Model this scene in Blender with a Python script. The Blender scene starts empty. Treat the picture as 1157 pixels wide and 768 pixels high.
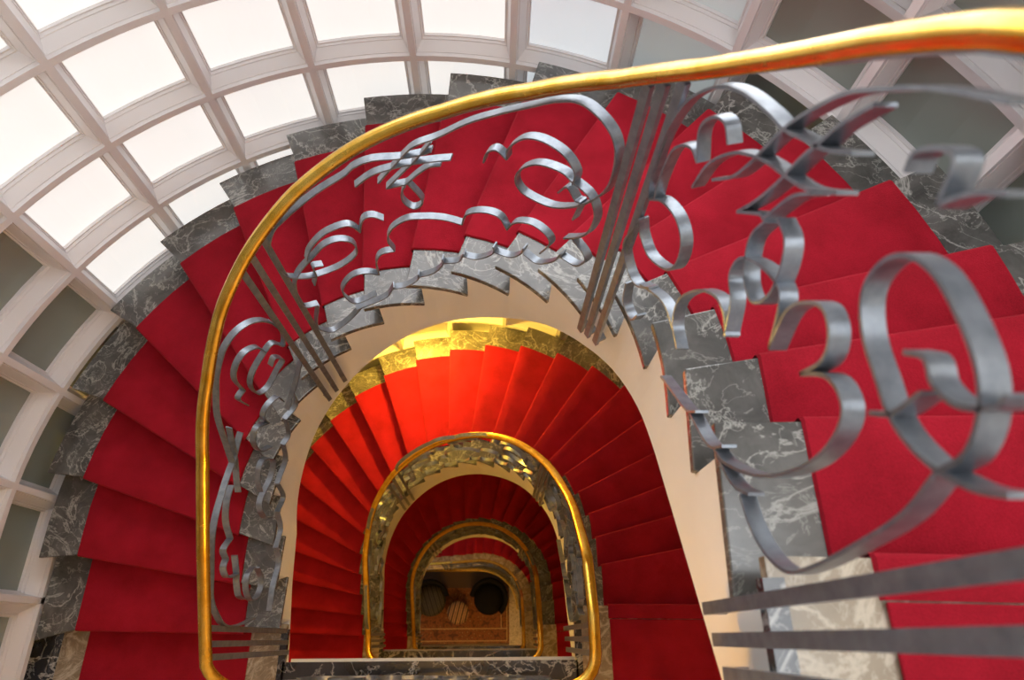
import bpy, bmesh, math, random
from mathutils import Vector, Matrix
random.seed(7)
PI = math.pi
scn = bpy.context.scene
COL = scn.collection

# ------------------------------------------------------------------ camera
EYE = 1.2829
cam_d = bpy.data.cameras.new('camera'); cam = bpy.data.objects.new('camera', cam_d); COL.objects.link(cam)
cam_d.sensor_width = 36.0; cam_d.lens = 730.0 / 1157.0 * 36.0; cam_d.clip_start = 0.02; cam_d.clip_end = 100
def cam_axes():
    f, nx, ny, yaw = 730.0, 558.183, 720.935, .00732
    down = Vector((nx - 578.5, -(ny - 384.0), -f)).normalized()
    up = -down
    x = (Vector((1, 0, 0)) - up * up.x).normalized(); y = up.cross(x)
    X = x * math.cos(yaw) + y * math.sin(yaw); Y = up.cross(X)
    return Matrix((X, Y, up))          # camera vector -> world vector
cam.matrix_world = Matrix.Translation((0, 0, EYE)) @ cam_axes().to_4x4()
cam_d.dof.use_dof = True; cam_d.dof.focus_distance = 3.0; cam_d.dof.aperture_fstop = 2.8
scn.camera = cam

# ------------------------------------------------------------------ exposure, world, big lights
vs = scn.view_settings
vs.view_transform = 'Standard'; vs.look = 'None'; vs.gamma = 1; vs.use_curve_mapping = False
vs.exposure = 0.0
PANE_LIGHT = .80
PANE_FILL = 6.0
SKYLIGHT_W = 40.0
WARM = (1.0, .50, .08)
AMBER = (1.0, .60, .06)
LAMP_W = 18.0
SCONCE_W = 140.0
w = bpy.data.worlds.new('world'); scn.world = w; w.use_nodes = True
w.node_tree.nodes['Background'].inputs[0].default_value = (.75, .85, 1, 1)
w.node_tree.nodes['Background'].inputs[1].default_value = .6
def area_light(name, loc, size, size_y, energy, color, rot=(0, 0, 0)):
    l = bpy.data.lights.new(name, 'AREA'); l.shape = 'RECTANGLE'; l.size = size; l.size_y = size_y
    l.energy = energy; l.color = color
    o = bpy.data.objects.new(name, l); COL.objects.link(o); o.location = loc; o.rotation_euler = rot
    return o
area_light('skylight_daylight', (1.15, -.1, 3.25), 1.8, 2.2, SKYLIGHT_W, (.90, .95, 1.0))

# ------------------------------------------------------------------ materials
def mat(name, base=(.8, .8, .8), rough=.5, metal=0.0, **kw):
    m = bpy.data.materials.new(name); m.use_nodes = True
    b = m.node_tree.nodes['Principled BSDF']
    b.inputs['Base Color'].default_value = (*base, 1); b.inputs['Roughness'].default_value = rough
    b.inputs['Metallic'].default_value = metal
    for k, v in kw.items(): b.inputs[k.replace('_', ' ')].default_value = v
    return m
def nodes(m): return m.node_tree.nodes, m.node_tree.links, m.node_tree.nodes['Principled BSDF']
def ramp(N, L, src, stops):
    r = N.new('ShaderNodeValToRGB'); L.new(src, r.inputs[0]); e = r.color_ramp.elements
    while len(e) < len(stops): e.new(.5)
    for el, (p, c) in zip(e, stops): el.position = p; el.color = (*c, 1)
    return r.outputs[0]
def noise(N, L, scale, detail=4, rough=.5, dist=0.0, vec=None):
    n = N.new('ShaderNodeTexNoise'); n.inputs['Scale'].default_value = scale; n.inputs['Detail'].default_value = detail
    n.inputs['Roughness'].default_value = rough; n.inputs['Distortion'].default_value = dist
    if vec is None:
        t = N.new('ShaderNodeTexCoord'); vec = t.outputs['Object']
    L.new(vec, n.inputs['Vector']); return n.outputs['Fac']
def bump(N, L, b, src, strength, dist=.01):
    k = N.new('ShaderNodeBump'); k.inputs['Strength'].default_value = strength; k.inputs['Distance'].default_value = dist
    L.new(src, k.inputs['Height']); L.new(k.outputs[0], b.inputs['Normal'])
def mix(N, L, fac, a, b_, mode='MIX'):
    m = N.new('ShaderNodeMix'); m.data_type = 'RGBA'; m.blend_type = mode
    if isinstance(fac, float): m.inputs[0].default_value = fac
    else: L.new(fac, m.inputs[0])
    for s, i in ((a, 6), (b_, 7)):
        if isinstance(s, tuple): m.inputs[i].default_value = (*s, 1)
        else: L.new(s, m.inputs[i])
    return m.outputs[2]
def marble(name, dark, light, vein, rough=.22, vs_=3.0, vein_w=.02, ns=4.0):
    m = mat(name, dark, rough); N, L, b = nodes(m); b.inputs['Specular IOR Level'].default_value = 1.0
    c = ramp(N, L, noise(N, L, ns, 8, .65, .6), [(.3, dark), (.7, light)])
    v = noise(N, L, vs_, 6, .6, 1.6)
    vm = ramp(N, L, v, [(.5 - vein_w * 1.6, (0, 0, 0)), (.5, (1, 1, 1)), (.5 + vein_w * 1.6, (0, 0, 0))])
    c2 = mix(N, L, vm, c, vein)
    v2 = ramp(N, L, noise(N, L, vs_ * 3.1, 5, .6, 1.0), [(.49 - vein_w * .5, (0, 0, 0)), (.5, (.55, .55, .55)), (.51 + vein_w * .5, (0, 0, 0))])
    L.new(mix(N, L, v2, c2, vein), b.inputs['Base Color'])
    return m
M = {}
M['marble'] = marble('grey_marble', (.052, .053, .05), (.15, .148, .138), (.40, .40, .37), .2, 2.6, .011, 7.0)
M['marble_black'] = marble('black_marble', (.012, .013, .016), (.05, .055, .065), (.5, .5, .48), .14, 1.3, .009, 3)
M['marble_tan'] = marble('tan_marble', (.22, .17, .11), (.42, .34, .24), (.6, .52, .40), .25, 3.5, .03, 5)
def carpet():
    m = mat('red_carpet', (.33, .002, .012), .92); N, L, b = nodes(m)
    b.inputs['Sheen Weight'].default_value = .12; b.inputs['Sheen Roughness'].default_value = .45
    b.inputs['Sheen Tint'].default_value = (1, .25, .25, 1); b.inputs['Specular IOR Level'].default_value = .15
    n1 = noise(N, L, 260, 2, .6); n2 = noise(N, L, 5, 4, .6)
    c = ramp(N, L, n2, [(.25, (.25, .005, .013)), (.75, (.46, .011, .030))])
    L.new(mix(N, L, .25, c, ramp(N, L, n1, [(.3, (.12, .003, .006)), (.7, (.55, .014, .036))])), b.inputs['Base Color'])
    bump(N, L, b, n1, .5, .004); return m
M['carpet'] = carpet()
def plaster(name, c, r=.75):
    m = mat(name, c, r); N, L, b = nodes(m)
    n = noise(N, L, 3, 5, .55); L.new(ramp(N, L, n, [(.3, tuple(x * .93 for x in c)), (.7, c)]), b.inputs['Base Color'])
    bump(N, L, b, noise(N, L, 60, 3), .08, .003); return m
M['plaster'] = plaster('white_plaster', (.88, .86, .83))
M['wall'] = plaster('cream_wall', (.72, .64, .52))
M['frame'] = mat('white_painted_wood', (.82, .795, .80), .35)
def brass():
    m = mat('polished_brass', (.83, .50, .07), .2, 1.0); N, L, b = nodes(m)
    n = noise(N, L, 14, 4, .6); L.new(ramp(N, L, n, [(.3, (.72, .40, .035)), (.7, (.90, .60, .13))]), b.inputs['Base Color'])
    r = N.new('ShaderNodeMapRange'); L.new(noise(N, L, 40, 3), r.inputs[0]); r.inputs[3].default_value = .14; r.inputs[4].default_value = .34
    L.new(r.outputs[0], b.inputs['Roughness']); return m
M['brass'] = brass()
def iron():
    m = mat('grey_wrought_iron', (.14, .155, .175), .32, .6); N, L, b = nodes(m)
    n = noise(N, L, 30, 4, .6); L.new(ramp(N, L, n, [(.3, (.19, .215, .25)), (.7, (.31, .345, .39))]), b.inputs['Base Color'])
    bump(N, L, b, noise(N, L, 120, 2), .1, .002); return m
M['iron'] = iron()
def frosted(name, base, emit=None, strength=0.0, rough=.3):
    m = mat(name, base, rough); N, L, b = nodes(m)
    b.inputs['Coat Weight'].default_value = .3
    if emit:
        b.inputs['Emission Color'].default_value = (*emit, 1); b.inputs['Emission Strength'].default_value = strength
    return m
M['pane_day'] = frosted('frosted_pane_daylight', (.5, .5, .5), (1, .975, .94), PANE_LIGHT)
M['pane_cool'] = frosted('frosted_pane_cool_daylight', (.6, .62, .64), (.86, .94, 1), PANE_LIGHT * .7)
M['pane_fill'] = frosted('frosted_pane_fill_glow', (.6, .6, .6), (.96, .98, 1), PANE_FILL)  # strong glow added to unseen upper panes as fill light for the stairs
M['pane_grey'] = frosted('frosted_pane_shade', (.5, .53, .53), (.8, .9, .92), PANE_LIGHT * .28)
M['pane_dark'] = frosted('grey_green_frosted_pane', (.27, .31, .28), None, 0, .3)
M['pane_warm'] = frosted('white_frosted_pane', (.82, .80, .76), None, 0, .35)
M['black'] = mat('black_upholstery', (.006, .006, .007), .8, Specular_IOR_Level=.1)
M['wood'] = mat('dark_wood', (.06, .03, .015), .4)
def stripes():
    m = mat('striped_fabric', (.4, .2, .08), .8); N, L, b = nodes(m)
    t = N.new('ShaderNodeTexCoord'); mp = N.new('ShaderNodeMapping'); mp.inputs['Rotation'].default_value = (0, 0, .25)
    L.new(t.outputs['Object'], mp.inputs[0]); wv = N.new('ShaderNodeTexWave'); wv.inputs['Scale'].default_value = 3.2
    L.new(mp.outputs[0], wv.inputs[0])
    L.new(ramp(N, L, wv.outputs['Fac'], [(.25, (.05, .03, .02)), (.45, (.42, .20, .07)), (.75, (.50, .30, .13)), (.9, (.12, .07, .04))]), b.inputs['Base Color']); return m
M['stripes'] = stripes()
M['dark_stripes'] = M['stripes'].copy(); M['dark_stripes'].name = 'dark_striped_fabric'
for el, c in zip([n for n in M['dark_stripes'].node_tree.nodes if n.type == 'VALTORGB'][0].color_ramp.elements, ((.012, .011, .010), (.02, .018, .015), (.10, .085, .06), (.015, .013, .012))): el.color = (*c, 1)
def rug():
    m = mat('oriental_rug', (.25, .09, .03), .9); N, L, b = nodes(m)
    t = N.new('ShaderNodeTexCoord'); v = N.new('ShaderNodeTexVoronoi'); v.inputs['Scale'].default_value = 12; L.new(t.outputs['Object'], v.inputs['Vector'])
    c = ramp(N, L, v.outputs['Distance'], [(.1, (.40, .22, .09)), (.3, (.07, .025, .010)), (.5, (.26, .09, .03)), (.8, (.05, .02, .012))])
    n = noise(N, L, 40, 3); L.new(mix(N, L, .25, c, (.20, .07, .02)), b.inputs['Base Color']); return m
M['rug'] = rug()
M['rug_band'] = M['rug'].copy(); M['rug_band'].name = 'rug_border'
M['rug_line'] = mat('rug_line', (.45, .30, .12), .9)
M['granite'] = marble('speckled_granite', (.16, .13, .07), (.45, .38, .24), (.6, .52, .35), .3, 14, .05, 22)
M['glow'] = mat('lamp_glass', (.9, .8, .6), .4, Emission_Color=(*WARM, 1), Emission_Strength=12.0)

# ------------------------------------------------------------------ object helpers
def link(name, me, m, parent=None):
    o = bpy.data.objects.new(name, me); COL.objects.link(o)
    if m: me.materials.append(M[m] if isinstance(m, str) else m)
    if parent: o.parent = parent
    return o
def tag(o, label=None, cat=None, group=None, kind=None):
    if label: o['label'] = label
    if cat: o['category'] = cat
    if group: o['group'] = group
    if kind: o['kind'] = kind
    return o
def empty(name, label, cat, group=None):
    o = bpy.data.objects.new(name, None); COL.objects.link(o); o.empty_display_size = .1
    return tag(o, label, cat, group)
class MB:
    def __init__(s): s.v = []; s.f = []; s.sm = False
    def add(s, vs_, fs):
        n = len(s.v); s.v += [tuple(p) for p in vs_]; s.f += [tuple(i + n for i in f) for f in fs]
    def box(s, x0, x1, y0, y1, z0, z1):
        s.add([(x0, y0, z0), (x1, y0, z0), (x1, y1, z0), (x0, y1, z0), (x0, y0, z1), (x1, y0, z1), (x1, y1, z1), (x0, y1, z1)],
              [(3, 2, 1, 0), (4, 5, 6, 7), (0, 1, 5, 4), (1, 2, 6, 5), (2, 3, 7, 6), (3, 0, 4, 7)])
    def prism(s, poly, z0, z1):
        n = len(poly)
        s.add([(x, y, z0) for x, y in poly] + [(x, y, z1) for x, y in poly],
              [tuple(range(n))[::-1], tuple(range(n, 2 * n))] + [(i, (i + 1) % n, n + (i + 1) % n, n + i) for i in range(n)])
    def sweep(s, rings, closed_ends=True, loop=False):
        n = len(rings[0]); k = len(rings)
        fs = [(i * n + j, i * n + (j + 1) % n, ((i + 1) % k) * n + (j + 1) % n, ((i + 1) % k) * n + j) for i in range(k if loop else k - 1) for j in range(n)]
        if closed_ends and not loop: fs += [tuple(range(n))[::-1], tuple((k - 1) * n + j for j in range(n))]
        s.add([p for r_ in rings for p in r_], fs)
    def lathe(s, prof, c, seg=24):
        rings = [[(c[0] + r_ * math.cos(2 * PI * j / seg), c[1] + r_ * math.sin(2 * PI * j / seg), c[2] + z) for j in range(seg)] for r_, z in prof]
        s.sweep(rings)
    def build(s, name, m, parent=None, smooth=False, bevel=0, auto=None):
        me = bpy.data.meshes.new(name); me.from_pydata(s.v, [], s.f)
        bm = bmesh.new(); bm.from_mesh(me); bmesh.ops.recalc_face_normals(bm, faces=bm.faces); bm.to_mesh(me); bm.free()
        if smooth: me.polygons.foreach_set('use_smooth', [True] * len(me.polygons))
        if auto is not None: me.set_sharp_from_angle(angle=auto)
        o = link(name, me, m, parent)
        if bevel:
            b = o.modifiers.new('bevel', 'BEVEL'); b.width = bevel; b.segments = 2; b.limit_method = 'ANGLE'
        return o
def lerp(a, b, t): return a + (b - a) * t
def interp(x, xs, ys):
    if x <= xs[0]: return ys[0] + (x - xs[0]) * (ys[1] - ys[0]) / (xs[1] - xs[0])
    if x >= xs[-1]: return ys[-1] + (x - xs[-1]) * (ys[-1] - ys[-2]) / (xs[-1] - xs[-2])
    for i in range(len(xs) - 1):
        if x <= xs[i + 1]: return lerp(ys[i], ys[i + 1], (x - xs[i]) / (xs[i + 1] - xs[i]))
def catmull(P, sub=5):
    P = [tuple(p) for p in P]; out = []
    for i in range(len(P) - 1):
        p0 = P[i - 1] if i else tuple(2 * a - b for a, b in zip(P[0], P[1])); p1, p2 = P[i], P[i + 1]
        p3 = P[i + 2] if i + 2 < len(P) else tuple(2 * a - b for a, b in zip(P[-1], P[-2]))
        for k in range(sub):
            t = k / sub
            out.append(tuple(.5 * (2 * b + (c - a) * t + (2 * a - 5 * b + 4 * c - d) * t * t + (3 * b - a - 3 * c + d) * t ** 3) for a, b, c, d in zip(p0, p1, p2, p3)))
    out.append(P[-1]); return out

# ------------------------------------------------------------------ plan of the stairwell
R = .165                                     # riser
XC, A0, YS, B0 = -.383, .899, .638, .932     # horseshoe well: centre, half width, spring line, depth of arch
YL = -.135                                   # edge of every landing
O_CARPET_IN, O_CARPET_OUT, O_SLAB, O_WALL = .21, 1.19, 1.42, 1.62
def hs(s, o):                                # horseshoe: right leg, half ellipse, left leg; o = distance outwards from the well
    a, b = A0 + o, B0 + o
    if s < 0: return (XC + a, YS + s * b)
    if s > PI: return (XC - a, YS - (s - PI) * b)
    return (XC + a * math.cos(s), YS + b * math.sin(s))
def quarter(s, o):                           # last flight: right leg, quarter turn, then straight to the left
    a, b = A0 + o, B0 + o - .14
    if s < 0: return (XC + a, YS + s * b)
    if s > PI / 2: return (XC - (s - PI / 2) * A0, YS + b)
    return (XC + a * math.cos(s), YS + b * math.sin(s))
def tighter(d):
    def f(s, o):
        x, y = hs(s, o); return (x, y - d * (math.sin(s) if 0 < s < PI else 0))
    return f
def nrm(cv, s, o):
    p, q = cv(s - .002, o), cv(s + .002, o); d = Vector((q[0] - p[0], q[1] - p[1])).normalized()
    return Vector((d.y, -d.x))               # outwards, away from the well
IN_T = [-.62, -.278, -.06, .18, .40, .61, .82, 1.05, 1.29, 1.55, 1.81, 2.05, 2.31, 2.55, 2.78, 2.99, 3.21, 3.45, 3.70]
OUT_T = [-.25, -.08, .10, .25, .45, .65, .85, 1.07, 1.30, 1.52, 1.75, 1.97, 2.18, 2.39, 2.60, 2.81, 3.02, 3.22, 3.41]
OUT_L = [-.22, -.01, .12, .25, .40, .56, .73, .90, 1.075, 1.255, 1.43, 1.61, 1.79, 1.97, 2.15, 2.32, 2.48, 2.65, 2.82, 2.98, 3.13, 3.27, 3.40]
def stretch(arr, n): return [interp(i * (len(arr) - 1) / (n - 1), list(range(len(arr))), arr) for i in range(n)]
Z0 = 0.0; N0 = 19
Z1 = Z0 - N0 * R; N1 = 23
Z2 = Z1 - N1 * R; N2 = 25
Z3 = Z2 - N2 * R; N3 = 22
Z4 = Z3 - N3 * R
NF = .085                                    # how far each marble edge juts out over its riser at the well
UNDER = ([-.77, -.10, .17, .36, .56, .80, 1.13, 1.64, 2.2, 2.49, 2.76, 3.14, 3.48, 3.81], [-.25, -.235, -.26, -.275, -.305, -.325, -.395, -.44, -.515, -.54, -.58, -.60, -.44, -.33])
class Flight:
    def __init__(s, z, n, cv, tin, tout, pitch): s.z, s.n, s.cv, s.tin, s.tout, s.pitch_tab = z, n, cv, tin, tout, pitch; s.deep = 0
    def line(s, k, nosing, o):               # point at offset o on the front edge (nosing) or the riser line below tread k
        ti, to = s.tin[k] + (NF if nosing else 0), s.tout[k] + (0 if nosing else -.017)
        a, b = s.cv(ti, 0), s.cv(to, O_CARPET_OUT); t = o / O_CARPET_OUT
        return (lerp(a[0], b[0], t), lerp(a[1], b[1], t))
    def slab_pt(s, k, t, o):                 # t=0 at the front edge of tread k, 1 at its back
        ti = lerp(s.tin[k] + NF, s.tin[k - 1], t); to = lerp(s.tout[k], s.tout[k - 1] - .017, t)
        if o <= 0: return s.cv(ti, o)
        a, b = s.cv(ti, 0), s.cv(to, O_CARPET_OUT)
        if o <= O_CARPET_OUT: return (lerp(a[0], b[0], o / O_CARPET_OUT), lerp(a[1], b[1], o / O_CARPET_OUT))
        return s.cv(to + (to - ti) * .0, o)
    def under(s, th): return s.pitch(th) + interp(th, *UNDER) - s.deep * max(0, math.sin(min(PI, max(0, th))))
    def pitch(s, th): return s.z - R * interp(th, *s.pitch_tab)
fl0 = Flight(Z0, N0, hs, IN_T, OUT_T, ([-.68, 3.95], [1, N0 - 1]))
fl1 = Flight(Z1, N1, hs, [-.57] + stretch(IN_T, N1)[1:], OUT_L, ([-.68, 3.95], [1, N1 - 1]))
fl2 = Flight(Z2, N2, tighter(.10), stretch(IN_T, N2), stretch(OUT_L, N2), ([-.68, 3.95], [1, N2 - 1]))
fl1.deep = .16; fl2.deep = .12
in3 = stretch(IN_T, N2)[:14]; out3 = stretch(OUT_L, N2)[:14]
while len(in3) < N3: in3.append(max(in3[-1], PI / 2) + .30); out3.append(max(out3[-1], PI / 2) + .30)
fl3 = Flight(Z3, N3, quarter, in3, out3, ([-.68, 1.55, 4.2], [1, 12.5, 21]))

# ------------------------------------------------------------------ setting: walls, landings, ceilings
def wall_strip(name, o0, o1, z0, z1, s0, s1, m, n=72):
    mb = MB(); ss = [lerp(s0, s1, i / n) for i in range(n + 1)]
    mb.sweep([[(*hs(s, o0), z0), (*hs(s, o1), z0), (*hs(s, o1), z1), (*hs(s, o0), z1)] for s in ss])
    return tag(mb.build(name, m, None, True, 0, .6), kind='structure')
S_LO, S_HI = -.72, PI + .72                  # where the legs of the outer wall reach the back wall
YB = -1.75
wall_strip('wall_curved', O_WALL, O_WALL + .25, Z3 - .4, 3.35, S_LO - .25, S_HI + .25, 'wall')
mb = MB(); mb.box(XC - 3.2, XC + 3.2, YB - .25, YB, Z3 - .4, 3.35); tag(mb.build('wall_back', 'plaster'), kind='structure')
mb = MB(); mb.box(XC - 3.2, XC + 3.2, YB - .25, YS + 3.0, 3.35, 3.6); tag(mb.build('ceiling', 'plaster'), kind='structure')
mb = MB(); mb.box(-5.2, 3.2, YB - .25, 4.0, Z4 - .3, Z4); tag(mb.build('floor', 'wood'), kind='structure')
mb = MB(); mb.box(.34, 3.0, YB, 3.8, Z4, Z4 + .006); tag(mb.build('trim_1', 'granite'), kind='structure')
for nm, bx in (('wall_front', (-5.2, 3.2, 3.8, 4.0)), ('wall_rear', (-5.2, 3.2, YB - .25, YB)), ('wall_left', (-5.2, -5.0, YB, 3.8)), ('wall_right', (3.0, 3.2, YB, 3.8))):
    mb = MB(); mb.box(*bx, Z4, Z3 - .4); tag(mb.build(nm, 'wall'), kind='structure')

RW = O_WALL + A0 - .01
def landing(z, F, which):
    root = tag(bpy.data.objects.new('landing', None), kind='structure'); COL.objects.link(root)
    x0, x1 = XC - RW, XC + RW
    yi, yo = F.line(0, True, .0)[1], F.line(0, True, O_CARPET_OUT)[1]
    # marble slab with the well edge cut straight, running on along both legs up to the first and last riser
    mb = MB(); xi0, xi1 = XC - A0, XC + A0
    mb.prism([(x0, YB), (x1, YB), (x1, yo - .005), (xi1, yi), (xi1, YL), (xi0, YL), (xi0, .09), (x0, .09)], z - .03, z); mb.build('marble_floor', 'marble_tan', root)
    mb = MB(); mb.prism([(x0, YB), (x1, YB), (x1, .03), (xi1 + .095, .03), (xi1 + .095, YL - .002), (xi0 - .095, YL - .002), (xi0 - .095, .06), (x0, .06)], z - .17, z - .03)
    mb.box(xi0, xi1, YL - .06, YL + .026, z - .195, z - .170); mb.build('slab_edge', 'plaster', root)
    mb = MB(); t = .004
    mb.box(xi0, xi1, YL - .30, YL + .012, z - .03, z + t)
    mb.box(xi1 - .012, xi1 + .03, YL - .30, .10, z - .03, z + t); mb.box(xi0 - .03, xi0 + .012, YL - .30, .06, z - .03, z + t)
    xo = A0 + O_SLAB
    mb.box(XC + xo - .07, x1, YB, .10, z - .03, z + t); mb.box(x0, XC - xo + .07, YB, .06, z - .03, z + t)
    mb.build('border', 'marble_black', root)
    # carpet across the landing
    c = MB(); cx1, cx0 = XC + A0 + O_CARPET_OUT, XC - A0 - O_CARPET_OUT
    ci1, ci0 = XC + A0 + O_CARPET_IN, XC - A0 - O_CARPET_IN
    c.prism([(cx0, YB + .25), (cx1, YB + .25), (cx1, yo - .078), (ci1, lerp(yi, yo, .18) - .078), (ci1, -.52), (ci0, -.52), (ci0, .075), (cx0, .075)], z + .0045, z + .0165)
    tag(c.build('landing_carpet', 'carpet', None, False, .004), 'red carpet on the marble of ' + which, 'carpet', 'red landing carpets')
landing(Z0, fl0, 'the topmost landing, at the lower right')
landing(Z1, fl1, 'the first landing down, at the bottom edge')
landing(Z2, fl2, 'the second landing down')
landing(Z3, fl3, 'the third landing down')

# ------------------------------------------------------------------ glazed curved wall
def window(name, smin, smax, imin, imax, jmin, jmax, zbase, pitch, pane_m):
    root = tag(bpy.data.objects.new(name, None), kind='structure'); COL.objects.link(root)
    G0 = 1.61; DG = .2435
    zlo, zhi = zbase - pitch * jmax - .0, zbase - pitch * jmin
    steps = [(.070, .074, 1.555, 1.61), (.058, .064, 1.54, 1.557), (.024, .054, 1.475, 1.542), (.018, .020, 1.45, 1.478)]
    mb = MB()
    for i in range(imin, imax + 1):
        s = G0 + DG * i; n = nrm(hs, s, 1.5); t = Vector((-n.y, n.x))
        for hf, hw, oa, ob in steps:
            pa, pb = Vector(hs(s, oa)), Vector(hs(s, ob))
            q = [pa - t * hf, pa + t * hf, pb + t * hw, pb - t * hw]
            mb.prism([tuple(p) for p in q], zlo, zhi)
    nseg = 5 * (imax - imin)
    for j in range(jmin, jmax + 1):
        z = zbase - pitch * j
        for hf, hw, oa, ob in steps:
            mb.sweep([[(*hs(s, oa), z - hf), (*hs(s, oa), z + hf), (*hs(s, ob), z + hw), (*hs(s, ob), z - hw)]
                      for s in [lerp(G0 + DG * imin, G0 + DG * imax, q / nseg) for q in range(nseg + 1)]])
    mb.build('window_frame', 'frame', root, True, 0, .5)
    for i in range(imin, imax if pane_m else imin):
        for j in range(jmin, jmax):
            g = MB(); za, zb = zbase - pitch * (j + 1) + .06, zbase - pitch * j - .06
            sa, sb = G0 + DG * i + .024, G0 + DG * (i + 1) - .024
            g.sweep([[(*hs(s, 1.575), za), (*hs(s, 1.575), zb), (*hs(s, 1.585), zb), (*hs(s, 1.585), za)] for s in [lerp(sa, sb, q / 3) for q in range(4)]])
            g.build('pane', pane_m(i, j), root)
    return root
def upper_window(name, imin, imax, jmin, jmax, zbase, pitch):
    root = window(name, 0, 0, imin, imax, jmin, jmax, zbase, pitch, None)
    for lo, hi, m in ((imin, -3, 'pane_dark'), (-3, 2, 'pane_fill'), (2, 4, 'pane_day'), (4, imax, 'pane_dark')):  # added fill glow sits towards the right, so the left steps stay darker
        g = MB()
        for i in range(lo, hi):
            for j in range(jmin, jmax):
                za, zb = zbase - pitch * (j + 1) + .06, zbase - pitch * j - .06
                sa, sb = 1.61 + .2435 * i + .024, 1.61 + .2435 * (i + 1) - .024
                g.sweep([[(*hs(s, 1.575), za), (*hs(s, 1.575), zb), (*hs(s, 1.585), zb), (*hs(s, 1.585), za)] for s in (sa, lerp(sa, sb, .5), sb)])
        tag(g.build('pane', m, root), kind='stuff')
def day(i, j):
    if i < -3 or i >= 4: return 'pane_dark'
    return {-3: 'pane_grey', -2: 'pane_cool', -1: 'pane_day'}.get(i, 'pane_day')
window('window_1', 0, 0, -6, 10, -1, 5, -.885, .53, day)
upper_window('window_3', -6, 10, -7, -1, -.885, .53)
window('window_2', 0, 0, -3, 4, 0, 4, -3.75, .53, lambda i, j: 'pane_warm')

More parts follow.
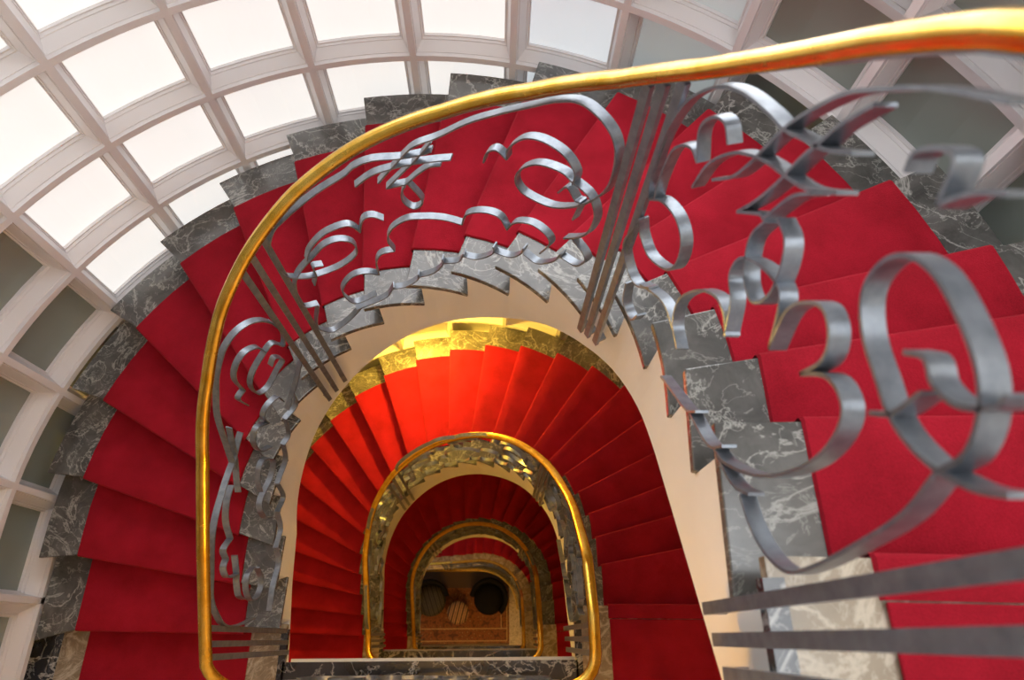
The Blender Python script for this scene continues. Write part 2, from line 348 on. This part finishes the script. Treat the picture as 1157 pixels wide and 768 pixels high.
# ------------------------------------------------------------------ stair flights
def build_flight(F, label, runner_label, marble_in='marble'):
    root = empty('stair_flight', label, 'stairs')
    N = F.n
    for k in range(1, N):
        z = F.z - k * R
        q = 5
        pts = [F.slab_pt(k, t / q, lerp(.0, -.012, t / q)) for t in range(q + 1)]
        out = [F.slab_pt(k, t / q, O_SLAB) for t in range(q, -1, -1)]
        mid = [.01, O_CARPET_IN, .7, O_CARPET_OUT]
        mb = MB(); mb.prism(pts + [F.slab_pt(k, 1, o) for o in mid] + out + [F.slab_pt(k, 0, o) for o in mid[::-1]], z - .03, z)
        tr = mb.build('tread', marble_in, root, False, .004)
    for k in range(0, N):                    # riser plates: below the front edge of tread k
        zt, zb = F.z - k * R - .03, F.z - (k + 1) * R
        ln = [F.line(k, False, .01), F.line(k, False, O_CARPET_OUT), F.cv(F.tout[k] - .017, O_SLAB - .02)]
        d = Vector((ln[1][1] - ln[0][1], ln[0][0] - ln[1][0])).normalized() * .02
        ref = Vector(F.line(k + 1, True, .6)) - Vector(F.line(k, True, .6)) if k + 1 < N else Vector(F.line(k, True, .6)) - Vector(F.line(k - 1, True, .6))
        if d.dot(ref) > 0: d = -d
        mb = MB(); mb.prism(ln + [(x + d.x, y + d.y) for x, y in ln[::-1]], zb, zt); mb.build('riser', marble_in, root)
    # white string along the well, stepped on top, smooth curve below, with the soffit under the steps
    mb = MB(); cols = []
    ks = list(range(N))
    for k in range(N - 1):
        for t in (0.0, .25, .5, .75, .9999): cols.append((lerp(F.tin[k], F.tin[k + 1], t), F.z - (k + 1) * R - .031))
    s_first = -.83; s_last = PI + .83 if F.cv is not quarter else F.tin[-1] + .12
    cols = [(s_first, F.z - .031), (F.tin[0] - .0001, F.z - .031)] + cols + [(F.tin[-1], F.z - N * R - .031), (s_last, F.z - N * R - .031)]
    mb.sweep([[(*F.cv(s, 0), min(F.under(s), zt - .02)), (*F.cv(s, 0), zt), (*F.cv(s, .09), zt), (*F.cv(s, .09), min(F.under(s), zt - .02))] for s, zt in cols])
    mb.build('string', 'plaster', root, False)
    mb = MB(); rg = []
    for i in range(3 * N - 2):
        k = i / 3; kk = list(range(N)); si, so = interp(k, kk, F.tin), interp(k, kk, F.tout)
        z = min(F.under(si), F.z - k * R - .285)
        rg.append([(*F.cv(si, .092), z), (*F.cv(so, O_SLAB - .03), z), (*F.cv(so, O_SLAB - .03), z + .04), (*F.cv(si, .092), z + .04)])
    mb.sweep(rg)
    mb.build('soffit', 'plaster', root, True, 0, .6)
    # red runner: one continuous strip over all treads
    mb = MB(); rows = []; T = .012; nc = 7
    offs = [lerp(O_CARPET_IN, O_CARPET_OUT, i / nc) for i in range(nc + 1)]
    def row(fn, z, fwd, up):
        r_ = []
        for o in offs:
            p = fn(o); r_.append((p[0], p[1], z))
        rows.append((r_, fwd, up))
    for k in range(0, N):
        z = F.z - k * R
        if k > 0:
            for t in (.985, .6, .3, .0): row(lambda o, t=t: F.slab_pt(k, t, o), z, 0, T + .001)
        else:
            row(lambda o: F.line(0, True, o), z, -.075, T + .001)
            row(lambda o: F.line(0, True, o), z, 0, T + .001)
        row(lambda o: F.line(k, True, o), z, T * .8, T * .5)
        row(lambda o: F.line(k, True, o), z, T, -.010)
        row(lambda o: F.line(k, True, o), z - .03, T * .8, -.008)
        row(lambda o: F.line(k, False, o), z - .032, T, -.012)
        row(lambda o: F.line(k, False, o), z - R, T, T + .001)
    out_rows = []
    for i, (r_, fwd, up) in enumerate(rows):
        rr = []
        for j, p in enumerate(r_):
            a, b = r_[max(0, j - 1)], r_[min(nc, j + 1)]
            d = Vector((a[1] - b[1], b[0] - a[0])).normalized()
            rr.append((p[0] + d.x * fwd, p[1] + d.y * fwd, p[2] + up))
        # turn the side edges down to the stone
        d = Vector((rr[-1][0] - rr[0][0], rr[-1][1] - rr[0][1])).normalized() * .004
        dn = T if up > 0 else 0
        rr = [(rr[0][0] - d.x, rr[0][1] - d.y, rr[0][2] - dn)] + rr + [(rr[-1][0] + d.x, rr[-1][1] + d.y, rr[-1][2] - dn)]
        out_rows.append(rr)
    n = len(out_rows[0])
    mb.add([p for r_ in out_rows for p in r_], [(i * n + j, i * n + j + 1, (i + 1) * n + j + 1, (i + 1) * n + j) for i in range(len(out_rows) - 1) for j in range(n - 1)])
    ro = mb.build('stair_runner', 'carpet', None, True, 0, .9)
    tag(ro, runner_label, 'carpet', 'red stair runners'); tag(root, group='curved stair flights')
    return root
build_flight(fl0, 'topmost curved flight of grey marble steps with a white string, nearest the camera', 'bright red carpet runner on the topmost flight of steps')
build_flight(fl1, 'second curved flight down, its grey marble steps glowing orange under lamplight', 'red carpet runner lit orange on the second flight down')
build_flight(fl2, 'third curved flight down with marble steps inside the second brass rail', 'dark red carpet runner on the third flight down, deep in the well')
build_flight(fl3, 'lowest flight of marble steps curving above the entrance hall floor', 'dark red carpet runner on the lowest flight above the hall floor', 'marble_tan')
# wall under the lowest flight, with a brass skirting line on the hall floor
mb = MB(); ss = [lerp(-.05, 3.9, i / 60) for i in range(61)]
mb.sweep([[(*quarter(s, .02), Z4), (*quarter(s, .08), Z4), (*quarter(s, .08), max(Z4 + .02, fl3.under(s) - .01)), (*quarter(s, .02), max(Z4 + .02, fl3.under(s) - .01))] for s in ss])
tag(mb.build('wall_spandrel', 'marble', None, True, 0, .6), kind='structure')
mb = MB(); mb.sweep([[(*quarter(s, -.012), Z4), (*quarter(s, .018), Z4), (*quarter(s, .018), Z4 + .06), (*quarter(s, -.012), Z4 + .06)] for s in ss])
tag(mb.build('baseboard_spandrel', 'brass', None, True, 0, .6), kind='structure')

# ------------------------------------------------------------------ railings
OR = -.05                                    # the ironwork stands just inside the well, clear of the steps
SCROLL = {"arch":[[[1.373,0.974],[1.424,0.978],[1.515,1.004],[1.628,1.06],[1.707,1.08],[1.764,1.072],[1.882,1.09],[2.0,1.105],[2.069,1.113],[2.129,1.115],[2.177,1.065],[2.189,0.967],[2.177,0.86],[2.113,0.754],[2.036,0.674],[1.916,0.607],[1.822,0.612],[1.815,0.687],[1.868,0.762],[1.945,0.806],[2.024,0.802],[2.113,0.797],[2.156,0.755],[2.177,0.649],[2.168,0.572],[2.101,0.499]],[[1.726,0.987],[1.642,0.993],[1.56,0.974],[1.479,0.954],[1.4,0.931],[1.294,0.904]],[[1.625,0.936],[1.544,0.979],[1.486,1.012],[1.44,1.029],[1.337,1.028],[1.21,1.051],[1.087,1.061],[0.967,1.073],[0.867,1.087],[0.775,1.082],[0.682,1.03],[0.619,0.968],[0.593,0.895],[0.595,0.796],[0.638,0.722],[0.72,0.658],[0.833,0.63],[0.953,0.675],[1.003,0.739],[0.991,0.801],[0.917,0.832],[0.807,0.807],[0.751,0.77],[0.667,0.722],[0.622,0.643],[0.636,0.553],[0.679,0.504],[0.747,0.473]],[[1.368,1.017],[1.414,0.982],[1.46,0.953],[1.51,0.927],[1.594,0.886]],[[1.594,0.886],[1.522,0.864],[1.498,0.862],[1.45,0.885],[1.392,0.901],[1.34,0.89]],[[1.498,0.862],[1.455,0.769],[1.443,0.726],[1.464,0.703],[1.498,0.711],[1.532,0.77],[1.532,0.824],[1.51,0.853]],[[1.15,0.856],[1.135,0.899],[1.095,0.907],[1.047,0.857]],[[1.047,0.859],[1.042,0.908],[0.982,0.947],[0.9,0.934],[0.804,0.88],[0.747,0.811],[0.749,0.758]],[[1.644,0.72],[1.692,0.777],[1.738,0.789],[1.769,0.73]],[[1.769,0.736],[1.793,0.79],[1.834,0.83],[1.935,0.868],[2.019,0.856],[2.053,0.816]],[[1.791,0.228],[1.86,0.243],[1.925,0.288],[1.957,0.394],[1.947,0.457],[1.884,0.484],[1.81,0.448],[1.743,0.372]],[[1.743,0.372],[1.738,0.466],[1.702,0.51],[1.628,0.484]],[[1.628,0.484],[1.649,0.579],[1.616,0.639],[1.539,0.654],[1.462,0.627],[1.364,0.582],[1.265,0.519]],[[1.265,0.519],[1.241,0.578],[1.159,0.582],[1.078,0.544],[1.037,0.466]],[[1.037,0.466],[0.999,0.513],[0.915,0.513],[0.835,0.463],[0.814,0.411],[0.857,0.339]],[[2.103,0.493],[2.156,0.392],[2.153,0.314],[2.096,0.211],[1.993,0.18],[1.899,0.202]],[[1.925,0.22],[1.817,0.173],[1.731,0.163],[1.683,0.218]],[[1.69,0.199],[1.616,0.17],[1.544,0.187],[1.532,0.233]],[[1.541,0.207],[1.45,0.202],[1.392,0.248],[1.388,0.298]],[[1.392,0.264],[1.301,0.252],[1.267,0.309]],[[1.275,0.29],[1.195,0.258],[1.111,0.296],[1.107,0.348]],[[1.111,0.31],[1.015,0.278],[0.958,0.313],[0.946,0.356]],[[0.946,0.315],[0.867,0.267],[0.78,0.312],[0.749,0.372]],[[0.747,0.355],[0.662,0.338],[0.619,0.39],[0.636,0.43],[0.701,0.48]],[[0.807,0.708],[0.771,0.741],[0.725,0.688],[0.701,0.679],[0.72,0.588]],[[1.993,0.705],[2.041,0.746],[2.045,0.687],[2.074,0.641]]],"right":[[[0.42,0.81],[0.434,0.855],[0.442,0.94],[0.439,1.033],[0.413,1.12],[0.372,1.163],[0.324,1.184],[0.254,1.186],[0.154,1.165],[0.093,1.149],[0.021,1.15],[-0.034,1.152],[-0.094,1.169]],[[0.276,0.917],[0.257,0.998],[0.204,1.05],[0.144,1.069],[0.081,1.074],[0.024,1.072],[-0.051,1.076],[-0.12,1.103]],[[0.221,0.966],[0.163,1.002],[0.132,1.052],[0.11,1.107],[0.089,1.155],[0.06,1.193],[0.005,1.241],[-0.046,1.262],[-0.123,1.284],[-0.178,1.292],[-0.24,1.296]],[[0.091,0.934],[0.053,0.99],[0.024,1.055],[0.005,1.118],[-0.015,1.158],[-0.031,1.196],[-0.07,1.245]],[[0.091,0.934],[0.021,0.969],[0.002,0.968],[-0.012,1.003],[-0.034,1.048],[-0.07,1.075]],[[-0.007,0.966],[0.005,0.905],[-0.046,0.825],[-0.101,0.795],[-0.132,0.807],[-0.142,0.854],[-0.12,0.92],[-0.084,0.969],[-0.034,0.99]],[[0.014,0.41],[0.093,0.461],[0.122,0.558],[0.074,0.651],[-0.0,0.699],[-0.06,0.693],[-0.115,0.652]],[[-0.113,0.646],[-0.06,0.739],[-0.005,0.786],[-0.003,0.845],[-0.063,0.876],[-0.137,0.881],[-0.18,0.851],[-0.235,0.753]],[[-0.235,0.753],[-0.204,0.852],[-0.221,0.9],[-0.257,0.922],[-0.303,0.896],[-0.331,0.847],[-0.324,0.784]],[[-0.324,0.784],[-0.358,0.83],[-0.401,0.828],[-0.437,0.793],[-0.463,0.715],[-0.466,0.618],[-0.439,0.496],[-0.375,0.394],[-0.336,0.373]],[[0.009,0.232],[-0.082,0.271],[-0.171,0.31],[-0.202,0.36]],[[-0.19,0.322],[-0.305,0.348],[-0.334,0.414]],[[-0.322,0.37],[-0.423,0.381],[-0.463,0.43]],[[-0.454,0.394],[-0.526,0.378],[-0.586,0.393],[-0.622,0.44],[-0.622,0.528],[-0.61,0.637],[-0.588,0.776],[-0.557,0.867],[-0.552,0.881]],[[-0.552,0.885],[-0.545,0.929],[-0.514,0.981],[-0.466,1.027],[-0.399,1.065],[-0.336,1.089],[-0.291,1.085],[-0.274,1.053],[-0.288,0.999],[-0.341,0.946],[-0.413,0.906],[-0.456,0.884],[-0.499,0.874],[-0.545,0.88],[-0.581,0.904],[-0.598,0.935]],[[-0.401,0.973],[-0.423,0.988],[-0.456,0.969],[-0.492,0.971],[-0.512,1.002],[-0.507,1.026]],[[-0.447,0.855],[-0.463,0.886],[-0.459,0.946]],[[-0.197,1.181],[-0.187,1.206],[-0.199,1.22],[-0.221,1.227],[-0.243,1.218],[-0.271,1.164]],[[-0.271,1.164],[-0.283,1.185],[-0.298,1.2],[-0.324,1.211]],[[0.223,1.066],[0.264,1.111],[0.31,1.112],[0.331,1.072],[0.295,0.988]],[[0.295,0.988],[0.341,1.02],[0.394,0.992],[0.403,0.882],[0.396,0.817]],[[0.415,0.808],[0.362,0.823],[0.283,0.796],[0.223,0.735],[0.206,0.659],[0.235,0.609],[0.326,0.6],[0.394,0.654],[0.427,0.716]],[[0.427,0.716],[0.442,0.66],[0.458,0.58],[0.406,0.486],[0.336,0.443],[0.271,0.482]],[[0.384,0.416],[0.362,0.313],[0.293,0.266],[0.269,0.319]],[[0.317,0.461],[0.185,0.486],[0.081,0.445],[0.021,0.411]]],"left":[[[2.357,0.735],[2.384,0.805],[2.437,0.886],[2.518,0.956],[2.6,0.99],[2.662,0.99],[2.722,0.977],[2.785,0.941],[2.866,0.886],[2.955,0.752],[3.034,0.643]],[[2.722,0.62],[2.73,0.724],[2.679,0.699]],[[2.679,0.699],[2.674,0.808],[2.631,0.844],[2.554,0.821],[2.487,0.74],[2.468,0.654]],[[2.355,0.735],[2.338,0.596],[2.372,0.525],[2.41,0.623],[2.489,0.653],[2.59,0.671],[2.638,0.638],[2.638,0.54],[2.571,0.461],[2.465,0.448],[2.417,0.448],[2.446,0.536],[2.489,0.532]],[[2.564,0.232],[2.576,0.323],[2.658,0.399],[2.71,0.395],[2.71,0.311]],[[2.713,0.318],[2.78,0.446],[2.85,0.439],[2.866,0.337],[2.806,0.201]],[[3.063,0.271],[2.994,0.32],[2.902,0.28],[2.862,0.121],[2.96,0.127],[3.128,0.297],[3.188,0.229],[3.169,0.114]],[[2.345,0.27],[2.449,0.183],[2.578,0.136]],[[2.487,0.157],[2.521,0.051],[2.629,0.12]],[[2.626,0.11],[2.674,-0.013],[2.749,0.029]],[[2.742,0.021],[2.806,-0.076],[2.91,-0.03],[2.962,0.002]],[[2.962,-0.017],[3.01,-0.129],[3.116,-0.017]],[[3.116,-0.017],[3.205,-0.065],[3.332,0.056]],[[3.33,0.039],[3.414,0.014],[3.555,0.146],[3.699,0.235]],[[2.852,0.615],[2.982,0.659],[3.058,0.713],[3.174,0.81],[3.303,0.914],[3.414,0.975],[3.57,1.014],[3.678,1.036],[3.745,0.988],[3.793,0.905],[3.788,0.718],[3.748,0.502]],[[2.871,0.753],[2.979,0.648],[3.131,0.6]],[[3.119,0.691],[3.205,0.761],[3.303,0.791],[3.375,0.75]],[[3.375,0.75],[3.44,0.849],[3.479,0.824]],[[3.479,0.824],[3.527,0.866],[3.565,0.829],[3.541,0.706]],[[3.45,0.708],[3.536,0.699],[3.577,0.708],[3.644,0.691],[3.656,0.613]],[[3.479,0.456],[3.534,0.558],[3.606,0.584],[3.656,0.524],[3.618,0.403],[3.536,0.337],[3.476,0.396]]]}
def ribbon(P, normals, w_=.030, t_=.006):
    rings = []
    for i, p in enumerate(P):
        a, b = P[max(0, i - 1)], P[min(len(P) - 1, i + 1)]
        T = (b - a).normalized(); n = normals[i]; h = T.cross(n)
        if h.length < 1e-6: h = Vector((0, 0, 1))
        h.normalize()
        rings.append([p - n * w_ / 2 - h * t_ / 2, p + n * w_ / 2 - h * t_ / 2, p + n * w_ / 2 + h * t_ / 2, p - n * w_ / 2 + h * t_ / 2])
    mb = MB(); mb.sweep(rings); return mb
def on_flight(F):
    def f(th, v):
        x, y = F.cv(th, OR); n = nrm(F.cv, th, OR)
        return Vector((x, y, F.pitch(th) + v)), Vector((n.x, n.y, 0))
    return f
def on_landing(z):                            # the same ornament unrolled along the straight landing edge
    xa, xb = .36, -1.12
    def f(th, v):
        return Vector((lerp(xa, xb, (th - .55) / (2.20 - .55)), YR, z + v)), Vector((0, -1, 0))
    return f
YR = -.205
def scrolls(root, f, lines, sub=5):
    for l in lines:
        pn = [f(th, v) for th, v in catmull(l, sub)]
        ribbon([p for p, n in pn], [n for p, n in pn]).build('scroll', 'iron', root, True, 0, .7)
def balusters(root, f, ths, top, foot=-.09):
    for th in ths:
        p1, n = f(th, top(th)); p0, n0 = f(th, foot)
        t = Vector((-n.y, n.x, 0)) * .013; n_ = n * .007
        mb = MB(); mb.sweep([[p - t - n_, p + t - n_, p + t + n_, p - t + n_] for p in (p0, p1)])
        q0, q1 = p0 + Vector((0, 0, .03)), p0 + n * .034 + Vector((0, 0, .03)); u = Vector((0, 0, .008))
        mb.sweep([[q - t - u, q + t - u, q + t + u, q - t + u] for q in (q0, q1)])
        mb.build('baluster', 'iron', root)
RAILP = [(-.028, -.002), (-.024, .009), (-.014, .016), (0, .018), (.014, .016), (.024, .009), (.028, -.002), (.025, -.009), (.018, -.012), (.016, -.019), (-.016, -.019), (-.018, -.012), (-.025, -.009)]
def rail_tube(pts, prof):
    rings = []
    for i, p in enumerate(pts):
        a, b = pts[max(0, i - 1)], pts[min(len(pts) - 1, i + 1)]
        T = (b - a).normalized(); side = Vector((T.y, -T.x, 0)).normalized(); up = side.cross(T).normalized()
        if up.z < 0: up = -up
        rings.append([p + side * x + up * z for x, z in prof])
    mb = MB(); mb.sweep(rings); return mb
def corner(x0, y0, x1, y1, cx, cy, n=8): return [(cx, cy)]
def rail_path(F, ztab, zs, ze, s_hi, tail=True, x0=XC + .004):
    """landing centre -> right corner -> flight -> left corner -> next landing centre"""
    rc = .14; xr = XC + A0 + OR; xl = XC - A0 - OR
    P = []
    for x in (x0, XC + .3, XC + .55): P.append((x, YR, zs))
    for i in range(7):
        a = -PI / 2 + PI / 2 * i / 6; P.append((xr - rc + rc * math.cos(a), YR + rc + rc * math.sin(a), lerp(zs, interp(-.72, *ztab), i / 6 * .8)))
    n = 90; s0 = -.66
    for i in range(n + 1):
        s = lerp(s0, s_hi, i / n); P.append((*F.cv(s, OR), interp(s, *ztab)))
    if tail:
        zl = interp(s_hi, *ztab)
        for i in range(1, 8):
            a = PI + PI / 2 * i / 7; P.append((xl + rc + rc * math.cos(a), YR + rc + rc * math.sin(a), lerp(zl, ze, i / 7)))
        for x in (XC - .5, XC - .25, XC - .004): P.append((x, YR, ze))
    return [Vector(p) for p in P]
def railing(F, label, ztab, zs, ze, panels, s_hi=3.90, tail=True, bars=None, land=(), sub=5, x0=XC + .004):
    root = empty('stair_railing', label, 'railing', 'scrolled iron railings')
    P = rail_path(F, ztab, zs, ze, s_hi, tail, x0)
    rail_tube(P, RAILP).build('handrail', 'brass', root, True, 0, .9)
    rail_tube([p + Vector((0, 0, -.0235)) for p in P], [(-.014, -.004), (.014, -.004), (.014, .004), (-.014, .004)]).build('rail_strip', 'iron', root)
    f = on_flight(F); top = lambda th: interp(th, *ztab) - F.pitch(th) - .028
    for nm in panels: scrolls(root, f, SCROLL[nm], sub)
    for tri in (bars or [(-.66, -.73, -.80), (.56, .51, .45), (2.18, 2.26, 2.33), (3.81, 3.88, 3.94)]):
        if tri[0] < -.6 or tri[0] > 3.7:
            zc = lambda th: (zs if th < 0 else ze) - F.pitch(th) - .06
            balusters(root, f, tri, (lambda th: min(top(th), zc(th) + .3)), -.07)
        else: balusters(root, f, tri, top, -.34 if tri[0] > 1 else -.10)
    for zl in land:
        g = on_landing(zl); scrolls(root, g, SCROLL['arch'], sub)
    return root
zt0 = ([-.9, -.6, -.35, -.156, -.115, .012, .18, .396, .662, .972, 1.313, 1.685, 1.99, 2.264, 2.502, 2.766, 3.082, 3.467, 3.774, 3.95],
       [1.12, 1.10, 1.01, .880, .848, .741, .589, .398, .181, -.04, -.248, -.443, -.6155, -.797, -.973, -1.208, -1.435, -1.60, -1.745, -1.83])
railing(fl0, 'brass-topped iron scroll railing of the topmost flight, sweeping across the foreground', zt0, 1.13, Z1 + 1.13, ('arch', 'right', 'left'), land=(Z0, Z1), x0=XC - .80)
def ztab(F, v, n=21, hi=3.9):
    th = [lerp(.2, hi, i / (n - 1)) for i in range(n)]
    return ([-.9, -.6, -.3, -.05] + th, [F.z + 1.13, F.z + 1.09, F.z + .90, F.z + .66] + [F.pitch(t) + v for t in th])
zt1 = ([-.9, -.6, -.3, -.08, .27, .64, .93, 1.24, 1.55, 1.93, 2.26, 2.58, 2.9, 3.31, 3.83, 3.95],
       [Z1 + v for v in (1.14, 1.14, 1.03, .76, .30, -.04, -.29, -.58, -.86, -1.14, -1.36, -1.63, -1.96, -2.24, -2.58, -2.63)])
railing(fl1, 'brass-topped iron scroll railing of the second flight, glowing gold mid-well', zt1, Z1 + 1.13, Z2 + 1.13, ('arch', 'right', 'left'), land=(Z2,), sub=3)
railing(fl2, 'small brass-topped iron railing of the third flight, within the second rail loop', ztab(fl2, 1.10), Z2 + 1.13, Z3 + 1.13, ('arch', 'right', 'left'), land=(Z3,), sub=2)
railing(fl3, 'innermost brass rail of the lowest flight, straightening above the hall floor', ztab(fl3, 1.10, 21, 3.6), Z3 + 1.13, Z4 + 1, ('arch', 'right'), s_hi=3.6, tail=False, bars=[(.56, .51, .45), (2.18, 2.26, 2.33)], sub=2)

# ------------------------------------------------------------------ lamps
def lamp(loc, label, energy, name='ceiling_lamp', cat='lamp', r_=.11):
    root = empty(name, label, cat, 'warm ceiling lamps'); root.location = loc
    mb = MB(); mb.lathe([(.02, .0), (r_ + .02, .0), (r_ + .02, -.025), (r_, -.03)], (0, 0, 0)); mb.build('mount', 'brass', root, True, 0, .6)
    mb = MB(); mb.lathe([(r_, -.03), (r_ * 1.02, -.07), (r_ * .8, -.13), (r_ * .4, -.16), (.005, -.168)], (0, 0, 0)); g = mb.build('lamp_shade', 'glow', root, True)
    l = bpy.data.lights.new('bulb', 'POINT'); l.energy = energy; l.color = WARM; l.shadow_soft_size = .09
    o = bpy.data.objects.new('bulb', l); COL.objects.link(o); o.parent = root; o.location = (0, 0, -.26)
    return root
lamp((-.45, -.60, Z0 - .17), 'warm ceiling lamp under the topmost landing', LAMP_W * 1.2)
lamp((-.45, -.95, Z1 - .17), 'warm ceiling lamp under the first landing down', LAMP_W * .9)
lamp((-.45, -.95, Z2 - .17), 'warm ceiling lamp under the second landing down', LAMP_W * 1.8)
lamp((-.45, -.95, Z3 - .17), 'warm ceiling lamp under the third landing down', LAMP_W * 4)
def sconce(s, z, label, energy):
    root = empty('wall_lamp', label, 'lamp'); x, y = hs(s, 1.44); n = nrm(hs, s, 1.44); root.location = (x, y, z); root.rotation_euler = (0, 0, math.atan2(n.y, n.x))
    mb = MB(); mb.box(-.02, .02, -.05, .05, -.09, .09); mb.box(-.08, 0, -.012, .012, -.02, .0); mb.build('bracket', 'brass', root, False, .005)
    mb = MB(); mb.lathe([(.03, .02), (.06, -.01), (.085, -.07), (.09, -.12), (.085, -.12), (.08, -.07), (.055, -.02), (.03, .005)], (-.11, 0, 0)); mb.build('lamp_shade', 'glow', root, True)
    l = bpy.data.lights.new('bulb', 'POINT'); l.energy = energy; l.color = AMBER; l.shadow_soft_size = .08
    o = bpy.data.objects.new('bulb', l); COL.objects.link(o); o.parent = root; o.location = (-.13, 0, -.16)
sconce(1.78, -4.15, 'warm wall lamp on the curved window wall above the second flight', SCONCE_W)

# ------------------------------------------------------------------ entrance hall
def hall():
    t = empty('oriental_rug', 'brown and rust patterned rug covering the hall floor at the bottom of the well', 'rug'); t.location = (0, 0, Z4)
    mb = MB(); mb.box(-2.0, .335, -.10, 1.06, .002, .012); mb.build('border', 'rug_band', t)
    mb = MB(); mb.box(-1.8, .14, .22, .96, .004, .015); mb.build('field', 'rug', t)
    mb = MB()
    for y in (-.06, .19): mb.box(-1.9, .28, y, y + .02, .004, .016)
    mb.box(.28, .30, -.06, 1.03, .004, .016); mb.box(.15, .17, .19, .98, .004, .016); mb.build('border_line', 'rug_line', t)
    # round striped stool
    s = empty('round_stool', 'round stool with a brown striped seat standing on the rug', 'stool'); s.location = (-.80, .52, Z4 + .016)
    mb = MB(); mb.lathe([(.20, .30), (.235, .33), (.24, .40), (.225, .44), (.15, .46), (.005, .465)], (0, 0, 0), 32); mb.build('seat', 'stripes', s, True)
    for k in range(4):
        a = PI / 4 + k * PI / 2; mb = MB(); mb.lathe([(.016, 0), (.022, .30)], (.15 * math.cos(a), .15 * math.sin(a), 0), 10); mb.build('leg', 'wood', s, True)
    def tub(x, y, rz, label, seat_m):
        c = empty('tub_armchair', label, 'armchair', 'black tub armchairs'); c.location = (x, y, Z4 + .016); c.rotation_euler = (0, 0, rz)
        mb = MB(); mb.lathe([(.30, .14), (.33, .18), (.33, .36), (.30, .42), (.15, .44), (.005, .445)], (0, 0, 0), 32); mb.build('seat', seat_m, c, True)
        mb = MB(); rings = []
        for i in range(25):
            a = lerp(-.35, PI + .35, i / 24); h = .58 + .16 * max(0, math.sin(a))
            ca, sa = math.cos(a), math.sin(a)
            rings.append([(.32 * ca, .32 * sa, .14), (.41 * ca, .41 * sa, .14), (.43 * ca, .43 * sa, h - .03), (.40 * ca, .40 * sa, h), (.36 * ca, .36 * sa, h), (.33 * ca, .33 * sa, h - .03)])
        mb.sweep(rings); mb.build('backrest', 'black', c, True, 0, .9)
        for k in range(4):
            a = PI / 4 + k * PI / 2; mb = MB(); mb.lathe([(.016, 0), (.024, .15)], (.25 * math.cos(a), .25 * math.sin(a), 0), 10); mb.build('leg', 'wood', c, True)
    tub(-.12, .80, -.5, 'black tub armchair on the right of the striped stool', 'black')
    tub(-1.42, .78, .6, 'black tub armchair with a striped seat on the left of the stool', 'dark_stripes')
hall()
